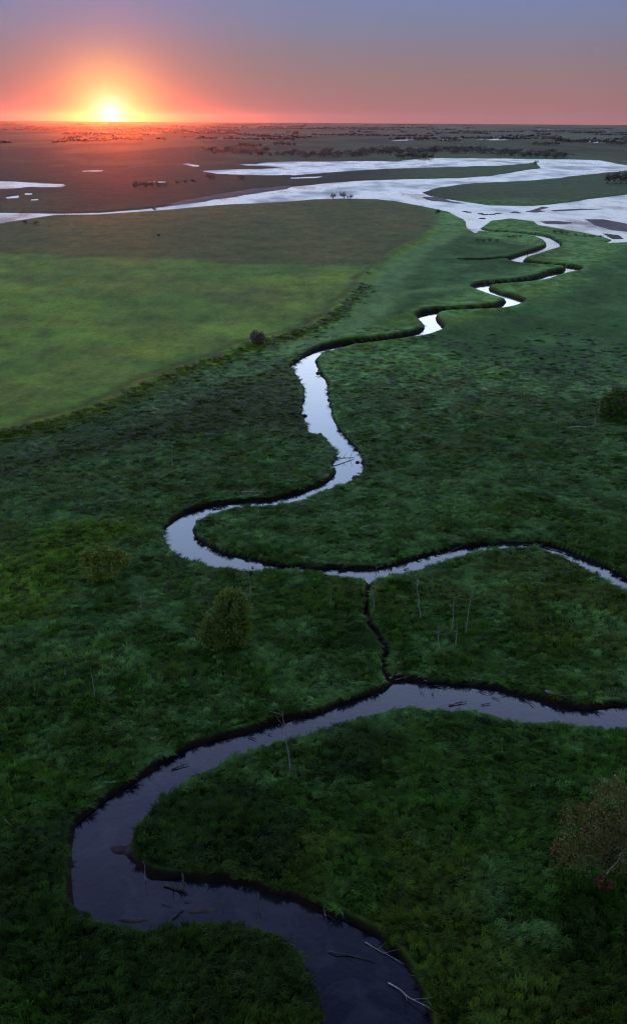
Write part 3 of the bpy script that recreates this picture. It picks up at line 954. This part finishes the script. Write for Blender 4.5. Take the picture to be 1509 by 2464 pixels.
# farther woods read as one mass each: one object
def far_woods():
    mb = MB()
    r = random.Random(5)
    for k in range(210):
        v = 9 + 56 * r.random() ** 1.35
        px = r.uniform(-300, 1800)
        if v > 50 and px > 450: continue
        x0, y0 = gp(px, HORIZON + (px - CX) * 10 / 1509 + v)
        n = int(r.choice((2, 4, 8, 16, 26)) * r.uniform(.7, 1.4))
        sx, sy = r.uniform(7, 13) * (1 + 9 / v), r.uniform(-5, 5)
        for j in range(n):
            xx = x0 + (j - n / 2) * sx + r.uniform(-6, 6)
            yy = y0 + (j - n / 2) * sy + r.uniform(-12, 12)
            h = r.uniform(4, 9.5)
            w = h * r.uniform(1.0, 2.0) * (1 + 7 / v)
            for q in range(7):
                c = Vector((xx + r.uniform(-.6, .6) * w, yy + r.uniform(-.5, .5) * w, h * r.uniform(.3, .8) - .3))
                b = len(mb.V)
                ww, hh = w * r.uniform(.3, .6), h * r.uniform(.22, .45)
                a = r.uniform(0, 6.28)
                mb.V += [tuple(c + Vector((math.cos(a + i * 1.57) * ww, math.sin(a + i * 1.57) * ww, r.uniform(-.3, .3) * hh))) for i in range(4)]
                mb.V += [tuple(c + Vector((0, 0, hh))), tuple(c - Vector((0, 0, hh)))]
                for i in range(4):
                    mb.F += [(b + i, b + (i + 1) % 4, b + 4, b + 4), (b + (i + 1) % 4, b + i, b + 5, b + 5)]
    return mb


tag(far_woods().build('far_woods', MAT_FARLEAF, None, False), 'dark scattered woods on the plain towards the horizon', None, None, 'stuff')


# ---- dead standing trees
def dead_tree(top, base, label, r0=.07, twigs=4, group=None, mat=None, name='dead_tree'):
    x, y = gp(*base)
    z0 = ground_z(x, y)
    d = ray(*top)
    s = y / d.y
    tip = Vector((d.x * s - x, 0, CAM_H + d.z * s - z0))
    H = tip.z
    t = thing(name, x, y, label, 'dead tree', group, z0)
    mb = MB()
    n = 6
    pts = [Vector((0, 0, -.3))]
    for k in range(1, n + 1):
        f = k / n
        pts.append(Vector((tip.x * f + random.uniform(-.05, .05) * H * .3 * (f < 1), random.uniform(-.03, .03) * H, H * f)))
    mb.tube(pts, [r0 * (1 - .75 * k / n) for k in range(n + 1)], 6)
    mb.build('trunk', mat or MAT_DEAD, t)
    for k in range(twigs):
        f = random.uniform(.45, .95)
        i = min(n - 1, int(f * n))
        p = pts[i].lerp(pts[i + 1], f * n - i)
        a = random.uniform(0, 6.28)
        L_ = H * random.uniform(.10, .24)
        q = p + Vector((math.cos(a) * .7, math.sin(a) * .4, random.uniform(.3, .9))).normalized() * L_
        b = MB()
        b.tube([p, p.lerp(q, .5) + rv() * L_ * .08, q], [r0 * .35, r0 * .26, r0 * .1], 4)
        b.build('branch', mat or MAT_DEAD, t)
    return t


for top, base, lab, r0, tw in (
    ((1000, 1381), (1013, 1492), 'tall pale bare dead trunk, leftmost and largest in the bend meadow', .085, 2),
    ((1092, 1428), (1087, 1522), 'thin grey dead sapling in the middle of the bend meadow', .06, 5),
    ((1136, 1416), (1119, 1530), 'thin crooked dead sapling leaning right, rightmost in the bend meadow', .055, 6),
    ((1053, 1506), (1057, 1574), 'short forked dead trunk nearest the lower stream in the bend meadow', .075, 4),
    ((1100, 1499), (1095, 1559), 'short straight dead stem just right of the forked trunk', .06, 2),
    ((906, 1346), (897, 1475), 'slender twiggy dead sapling leaning over the mouth of the ditch', .05, 6),
    ((797, 1416), (794, 1470), 'faint thin dead stem left of the ditch', .045, 3),
    ((597, 1331), (603, 1445), 'thin dead stem rising behind the willow bush in front of the water', .045, 3),
    ((340, 1421), (341, 1465), 'short grey dead stem between the yellow shrub and the willow bush', .06, 1),
    ((157, 1606), (159, 1635), 'short pale stump of a stem in the grass at the left edge', .07, 0),
    ((220, 1606), (230, 1686), 'faint leaning dead stem right of the pale short stem on the left', .045, 2),
    ((415, 1072), (415, 1126), 'forked grey dead sapling in the dark sedge left of the river', .08, 4),
    ((575, 1146), (577, 1167), 'tiny dead stem just above the driftwood at the river bend', .05, 1),
    ((680, 1706), (700, 1864), 'tall dead sapling with twiggy purplish top standing on the near river bank', .055, 8),
    ((731, 1830), (731, 1860), 'short thin stem right of the tall bank sapling', .03, 1),
    ((347, 2070), (350, 2102), 'small pale broken stem at the tip of the near river bend', .03, 1),
    ((1237, 575), (1237, 601), 'thin pale dead pole inside the upper creek loop, left of two', .11, 0),
    ((1270, 574), (1270, 603), 'thin pale dead pole inside the upper creek loop, right of two', .11, 0)):
    dead_tree(top, base, lab, r0, tw)


# ---- logs, branches and snags lying on the banks and in the water
def log(a, b, label, r0=.09, twigs=2, mat=None, name='driftwood_log', z=None, lift=(0.05, 0.1), cat='log'):
    zz = WATER_Z + .04 if z is None else z
    ax, ay = gp(a[0], a[1], zz)
    bx, by = gp(b[0], b[1], zz)
    A = Vector((ax, ay, zz + lift[0]))
    B = Vector((bx, by, zz + lift[1]))
    if z is None:
        A.z = max(A.z, ground_z(ax, ay) + .06); B.z = max(B.z, ground_z(bx, by) + .06)
    L_ = (B - A).length
    mb = MB()
    n = 5
    pts = [A.lerp(B, k / n) - A + (rv() * L_ * .03 if 0 < k < n else Vector()) for k in range(n + 1)]
    mb.tube(pts, [r0 * (1.05 - .55 * k / n) for k in range(n + 1)], 6)
    o = mb.build('trunk', mat or MAT_DRIFT)
    if twigs == 0:
        o.name = name
        o.location = A
        return tag(o, label, cat)
    t = bpy.data.objects.new(name, None)
    COL.objects.link(t)
    t.location = A
    tag(t, label, cat)
    o.parent = t
    for k in range(twigs):
        f = random.uniform(.3, .9)
        p = pts[0].lerp(pts[-1], f)
        d = (pts[-1] - pts[0]).normalized()
        q = p + (d * random.uniform(.3, .8) + rv() * .7 + Vector((0, 0, .25))).normalized() * L_ * random.uniform(.18, .4)
        b_ = MB()
        b_.tube([p, p.lerp(q, .5) + rv() * L_ * .02, q], [r0 * .4, r0 * .3, r0 * .12], 4)
        b_.build('branch', mat or MAT_DRIFT, t)
    return t


for a, b, lab, r0, tw, mat in (
    ((937, 1636), (966, 1630), 'short pale log lying across the ditch mouth at the lower stream', .09, 1, MAT_PALE),
    ((958, 1616), (1026, 1641), 'long pale log slanting from the bank beside the ditch mouth', .08, 2, MAT_PALE),
    ((950, 1640), (985, 1634), 'dark tangled branch under the pale logs at the ditch mouth', .06, 3, MAT_DRIFT),
    ((1309, 1677), (1380, 1697), 'thick brown log along the far bank near the right edge', .16, 2, MAT_DRIFT),
    ((1450, 1681), (1509, 1684), 'thin grey log at the far bank on the right edge', .07, 1, MAT_DRIFT),
    ((1076, 1602), (1105, 1628), 'thin grey branch hanging down the bank above the lower stream', .05, 1, MAT_DEAD),
    ((1202, 1632), (1236, 1656), 'grey branch slanting down the dark bank midway along the lower stream', .05, 1, MAT_DEAD),
    ((582, 1196), (642, 1195), 'heavy brown driftwood trunk caught against the bank in the middle bend', .28, 4, MAT_DRIFT),
    ((760, 2142), (785, 2216), 'pale fallen sapling with crosswise branches at the dark lower bank', .035, 4, MAT_DEAD),
    ((879, 2268), (974, 2323), 'pale forked branch reaching from the dark bank over the water near the bottom', .036, 3, MAT_DEAD),
    ((934, 2366), (1056, 2458), 'long pale dead tree lying in the water at the very bottom', .045, 5, MAT_DEAD),
    ((12, 1982), (29, 2005), 'small bright broken branch in the dark grass at the left edge', .045, 1, MAT_PALE),
    ((254, 1897), (283, 1898), 'thin pale stick on the dark outer bank of the near bend', .035, 0, MAT_PALE),
    ((400, 2072), (456, 2078), 'thin pale branch along the inner bank of the near bend', .03, 0, MAT_PALE),
    ((463, 2092), (480, 2094), 'tiny pale stick on the dark bank right of the thin pale branch', .03, 0, MAT_PALE),
    ((345, 1561), (402, 1549), 'thin fallen grey branch in the grass left of the willow bush', .04, 2, MAT_DEAD),
    ((735, 1955), (770, 1925), 'thin dark stick lying in the grass inside the near bend', .04, 0, MAT_DRIFT),
    ((1287, 1553), (1318, 1552), 'reddish brown dead branch in the meadow right of the dead trunks', .09, 2, MAT_DRIFT),
    ((1362, 1040), (1440, 1036), 'grey fallen branches in the grass left of the broad dark bush', .15, 3, MAT_DEAD)):
    log(a, b, lab, r0, tw, mat)
x, y = gp(1446, 2120)
log((1444, 2122), (1503, 2066), 'straight pale dead log leaning out of the red shrubs in the lower right corner', .07, 1, MAT_PALE, z=ground_z(x, y) + .35, lift=(0, 1.0))

for a, b, lab, r0, tw in (
    ((414, 1852), (456, 1839), 'dark snag lying in the water in the middle of the near bend', .06, 3),
    ((598, 1774), (618, 1780), 'small dark forked snag in the lower stream below the bank sapling', .05, 2),
    ((645, 1767), (655, 1768), 'tiny dark snag in the lower stream close to the bank sapling', .05, 1),
    ((396, 2130), (452, 2150), 'broad dark snag in the water off the tip of the near bend', .11, 5),
    ((440, 2110), (446, 2152), 'dark upright snag at the bank beside the broad snag', .09, 3),
    ((390, 2174), (416, 2181), 'small dark forked snag between the broad snag and the shoal', .04, 2),
    ((415, 2212), (443, 2186), 'dark branch lying on the muddy shoal of the near bend', .07, 3),
    ((537, 2165), (538, 2192), 'thin dark stick standing in the lower water', .03, 1),
    ((445, 2170), (462, 2169), 'short dark floating stick right of the broad snag', .04, 0),
    ((620, 2165), (628, 2205), 'faint dark twiggy snag toward the dark right bank at the bottom', .03, 3),
    ((700, 2275), (720, 2290), 'dark snag at the left bank where the water leaves the picture', .07, 3),
    ((790, 2290), (905, 2315), 'long dark submerged branch in the bottom water', .05, 4),
    ((1080, 1698), (1123, 1689), 'dark branched snag in the lower stream near the grassy point', .06, 4),
    ((1044, 1651), (1075, 1656), 'dark snag in the lower stream just right of the pale logs', .06, 3),
    ((1040, 1668), (1042, 1676), 'tiny dark stub in the lower stream under the pale logs', .05, 1),
    ((1010, 1665), (1022, 1672), 'faint dark twig in the lower stream left of the stub', .03, 1),
    ((1154, 1664), (1171, 1670), 'small dark snag in mid stream right of the branched snag', .05, 2),
    ((1183, 1677), (1203, 1685), 'thin dark stick in mid stream near the far bank', .04, 1),
    ((1260, 1682), (1285, 1700), 'slanting dark stick in mid stream before the thick brown log', .05, 1),
    ((1158, 1696), (1180, 1694), 'dark snag close to the near grass bank of the lower stream', .05, 2),
    ((1258, 1311), (1305, 1314), 'thin dark branch in the narrow bend at the top of the bend meadow', .07, 2),
    ((1312, 1318), (1371, 1334), 'long thin dark branch along the narrow bend on the right', .07, 3),
    ((1085, 1326), (1117, 1314), 'dark forked snag near the far bank of the narrow bend', .08, 3),
    ((1053, 1331), (1059, 1332), 'small dark stub left of the forked snag', .12, 1),
    ((972, 1371), (985, 1368), 'small dark stick by the near grass of the narrow bend', .07, 0),
    ((800, 1112), (852, 1102), 'dark tangle of branches across the river at the upper bend', .10, 5),
    ((512, 1226), (535, 1222), 'dark snag under the muddy bank of the middle bend', .10, 2),
    ((540, 1327), (556, 1327), 'dark snag on the mud bar of the middle bend', .08, 2),
    ((578, 1328), (603, 1334), 'dark branched snag at the end of the mud bar', .11, 4),
    ((606, 1365), (612, 1366), 'tiny dark stub in the water behind the willow bush', .08, 0)):
    log(a, b, lab, r0, tw, MAT_WET, 'snag', cat='snag')


# ---- clods of bank in the river
def clod(px, py, r, label):
    x, y = gp(px, py, WATER_Z)
    mb = MB()
    rows, segs = 5, 9
    for i in range(rows + 1):
        a = math.pi * i / rows
        for k in range(segs):
            t = 2 * math.pi * k / segs
            q = r * (1 + random.uniform(-.22, .22))
            mb.V.append((q * math.sin(a) * math.cos(t), q * math.sin(a) * math.sin(t), .6 * q * math.cos(a)))
    for i in range(rows):
        for k in range(segs):
            mb.F.append((i * segs + k, (i + 1) * segs + k, (i + 1) * segs + (k + 1) % segs, i * segs + (k + 1) % segs))
    o = mb.build('mud_clod', MAT_CLOD)
    o.location = (x, y, WATER_Z + .05)
    return tag(o, label, 'mud clod')


for px, py, r, lab in ((860, 1113, .35, 'dark mud clod in the upper bend, left of a pair'), (872, 1114, .32, 'dark mud clod in the upper bend, right of a pair'), (856, 1151, .7, 'dark slumped clod of bank at the outer edge of the upper bend'),
                       (765, 899, .5, 'dark clod near the right bank at the top of the straight reach'), (789, 911, .6, 'dark clod at the right bank just below another in the straight reach'), (795, 963, .6, 'dark clod against the right bank midway down the straight reach'),
                       (728, 963, .6, 'dark clod against the left bank midway down the straight reach'), (733, 1001, .5, 'dark clod at the left bank lower down the straight reach'), (770, 1047, .5, 'dark clod beside the left grass point where the reach bends')):
    clod(px, py, r, lab)
for k, (px, py) in enumerate([(1118, 509), (1127, 511), (1156, 514.5), (1164, 517), (1171, 516), (1178, 516.5), (1185, 516), (1196, 514), (1203, 513.5), (1160, 526), (1232, 512), (1240, 511), (1246, 512)]):
    o = clod(px, py, random.uniform(.8, 1.4), 'dark hummock in the scatter of mud lumps in the shallows')
    o.name = 'mud_hummock'; o.scale = (1.6, 1.3, .5)
    o['group'] = 'mud lumps in the shallows'

# ------------------------------------------------------------------ light
sd_ = ray(268, 281)
SUN_AZ = math.atan2(sd_.x, sd_.y)          # from +Y towards +X
SUN_EL = math.radians(0.18)
SUN = Vector((math.sin(SUN_AZ) * math.cos(SUN_EL), math.cos(SUN_AZ) * math.cos(SUN_EL), math.sin(SUN_EL)))
sl = bpy.data.lights.new('sun', 'SUN')
sl.energy = 1.7
sl.angle = math.radians(0.53)
sl.color = (1.0, .12, .016)
so = bpy.data.objects.new('sun', sl)
COL.objects.link(so)
so.rotation_euler = SUN.to_track_quat('Z', 'Y').to_euler()
so.location = (0, 0, 300)

w = bpy.data.worlds.new('World')
scene.world = w
w.use_nodes = True
nt = w.node_tree
nt.nodes.clear()
L = nt.links.new
out = nt.nodes.new('ShaderNodeOutputWorld')
bg = nt.nodes.new('ShaderNodeBackground')
tc = nt.nodes.new('ShaderNodeTexCoord')
nrm = N(nt, 'ShaderNodeVectorMath', operation='NORMALIZE'); L(tc.outputs['Generated'], nrm.inputs[0])
sp = N(nt, 'ShaderNodeSeparateXYZ'); L(nrm.outputs[0], sp.inputs[0])


def Mth(op, a, b=None, c=None):
    n = N(nt, 'ShaderNodeMath', operation=op)
    for i, v in enumerate((a, b, c)):
        if v is None: continue
        if isinstance(v, (int, float)): n.inputs[i].default_value = v
        else: L(v, n.inputs[i])
    return n.outputs[0]


el = Mth('ARCSINE', Mth('MINIMUM', Mth('MAXIMUM', sp.outputs['Z'], 0.0), 1.0))
fac = Mth('POWER', Mth('DIVIDE', el, math.pi / 2), 0.5)


def ramp(stops, interp='EASE'):
    n = nt.nodes.new('ShaderNodeValToRGB')
    cr = n.color_ramp
    cr.interpolation = 'LINEAR'
    while len(cr.elements) > 1: cr.elements.remove(cr.elements[-1])
    for i, (deg, c) in enumerate(stops):
        p = math.sqrt(deg / 90)
        e = cr.elements[0] if i == 0 else cr.elements.new(p)
        e.position = p
        e.color = (*c, 1)
    L(fac, n.inputs[0])
    return n.outputs[0]


# the sky by height above the horizon, then how bright each height is
hue = ramp([(0, (.41, .170, .175)), (1.0, (.35, .178, .190)), (2.3, (.285, .19, .21)), (3.6, (.235, .20, .255)), (4.9, (.195, .215, .335)), (6.3, (.178, .222, .395)), (7.6, (.168, .225, .42)), (9.8, (2.9, 3.3, 3.9)), (13, (2.8, 3.25, 4.0)), (19, (1.95, 2.65, 4.0)), (26, (1.85, 2.5, 3.9)), (33, (1.7, 2.15, 3.5)), (41, (.75, .9, 1.75)), (55, (.13, .15, .40)), (90, (.05, .06, .16))])
brt = ramp([(0, (1, 1, 1)), (8.5, (1, 1, 1)), (90, (1, 1, 1))])
# angle to the sun
dp = N(nt, 'ShaderNodeVectorMath', operation='DOT_PRODUCT'); L(nrm.outputs[0], dp.inputs[0]); dp.inputs[1].default_value = SUN
ang = Mth('MULTIPLY', Mth('ARCCOSINE', Mth('MINIMUM', dp.outputs['Value'], .9999999)), 180 / math.pi)


def glow(col, width, power=1.0):
    e = Mth('EXPONENT', Mth('MULTIPLY', Mth('POWER', Mth('DIVIDE', ang, width), power), -1.0))
    n = N(nt, 'ShaderNodeVectorMath', operation='SCALE'); n.inputs[0].default_value = col
    L(e, n.inputs['Scale'])
    return n.outputs[0]


def addv(a, b):
    n = N(nt, 'ShaderNodeVectorMath', operation='ADD'); L(a, n.inputs[0]); L(b, n.inputs[1]); return n.outputs[0]


back = N(nt, 'ShaderNodeMapRange'); back.inputs['From Min'].default_value = 25; back.inputs['From Max'].default_value = 120; back.inputs['To Min'].default_value = 1.0; back.inputs['To Max'].default_value = 0.25
L(ang, back.inputs['Value'])
hs = N(nt, 'ShaderNodeVectorMath', operation='SCALE'); L(hue, hs.inputs[0]); L(back.outputs[0], hs.inputs['Scale'])
sky = N(nt, 'ShaderNodeTexSky', sky_type='NISHITA'); sky.sun_disc = False; sky.sun_elevation = SUN_EL; sky.sun_rotation = SUN_AZ
nk = N(nt, 'ShaderNodeVectorMath', operation='SCALE'); L(sky.outputs[0], nk.inputs[0]); nk.inputs['Scale'].default_value = 0.006
tot = addv(addv(hs.outputs[0], nk.outputs[0]), addv(addv(glow((.8, .9, 1.0), 0.68, 1.4), glow((.58, .56, .07), 2.2, 1.8)), glow((.24, .03, .0), 4.6, 1.6)))
L(tot, bg.inputs['Color'])
bg.inputs['Strength'].default_value = 1.0
L(bg.outputs[0], out.inputs['Surface'])

# ------------------------------------------------------------------ haze
hz, nt2, out2 = new_mat('evening_haze')
pv = N(nt2, 'ShaderNodeVolumePrincipled')
pv.inputs['Color'].default_value = (.80, .72, .78, 1)
pv.inputs['Density'].default_value = 1.2e-5
pv.inputs['Anisotropy'].default_value = 0.93
nt2.links.new(pv.outputs[0], out2.inputs['Volume'])
bx0, bx1, by0, by1, bz0, bz1 = -26000, 26000, -3500, 15600, -3.2, 110.0
hv = [(a, b, c) for a in (bx0, bx1) for b in (by0, by1) for c in (bz0, bz1)]
hf = [(0, 1, 3, 2), (4, 6, 7, 5), (0, 4, 5, 1), (2, 3, 7, 6), (0, 2, 6, 4), (1, 5, 7, 3)]
hme = bpy.data.meshes.new('haze')
hme.from_pydata(hv, [], hf)
haze = link('haze', hme, hz)
tag(haze, 'thin evening haze over the plain', None, None, 'stuff')

# ------------------------------------------------------------------ render settings
scene.view_settings.view_transform = 'Standard'
scene.view_settings.look = 'None'
scene.view_settings.exposure = 0
scene.view_settings.gamma = 1
cy = scene.cycles
cy.max_bounces = 4
cy.diffuse_bounces = 2
cy.glossy_bounces = 2
cy.transmission_bounces = 2
cy.volume_bounces = 0
cy.use_denoising = True
cy.denoising_prefilter = 'NONE'
cy.denoising_input_passes = 'RGB_ALBEDO_NORMAL'
cy.filter_width = 1.2
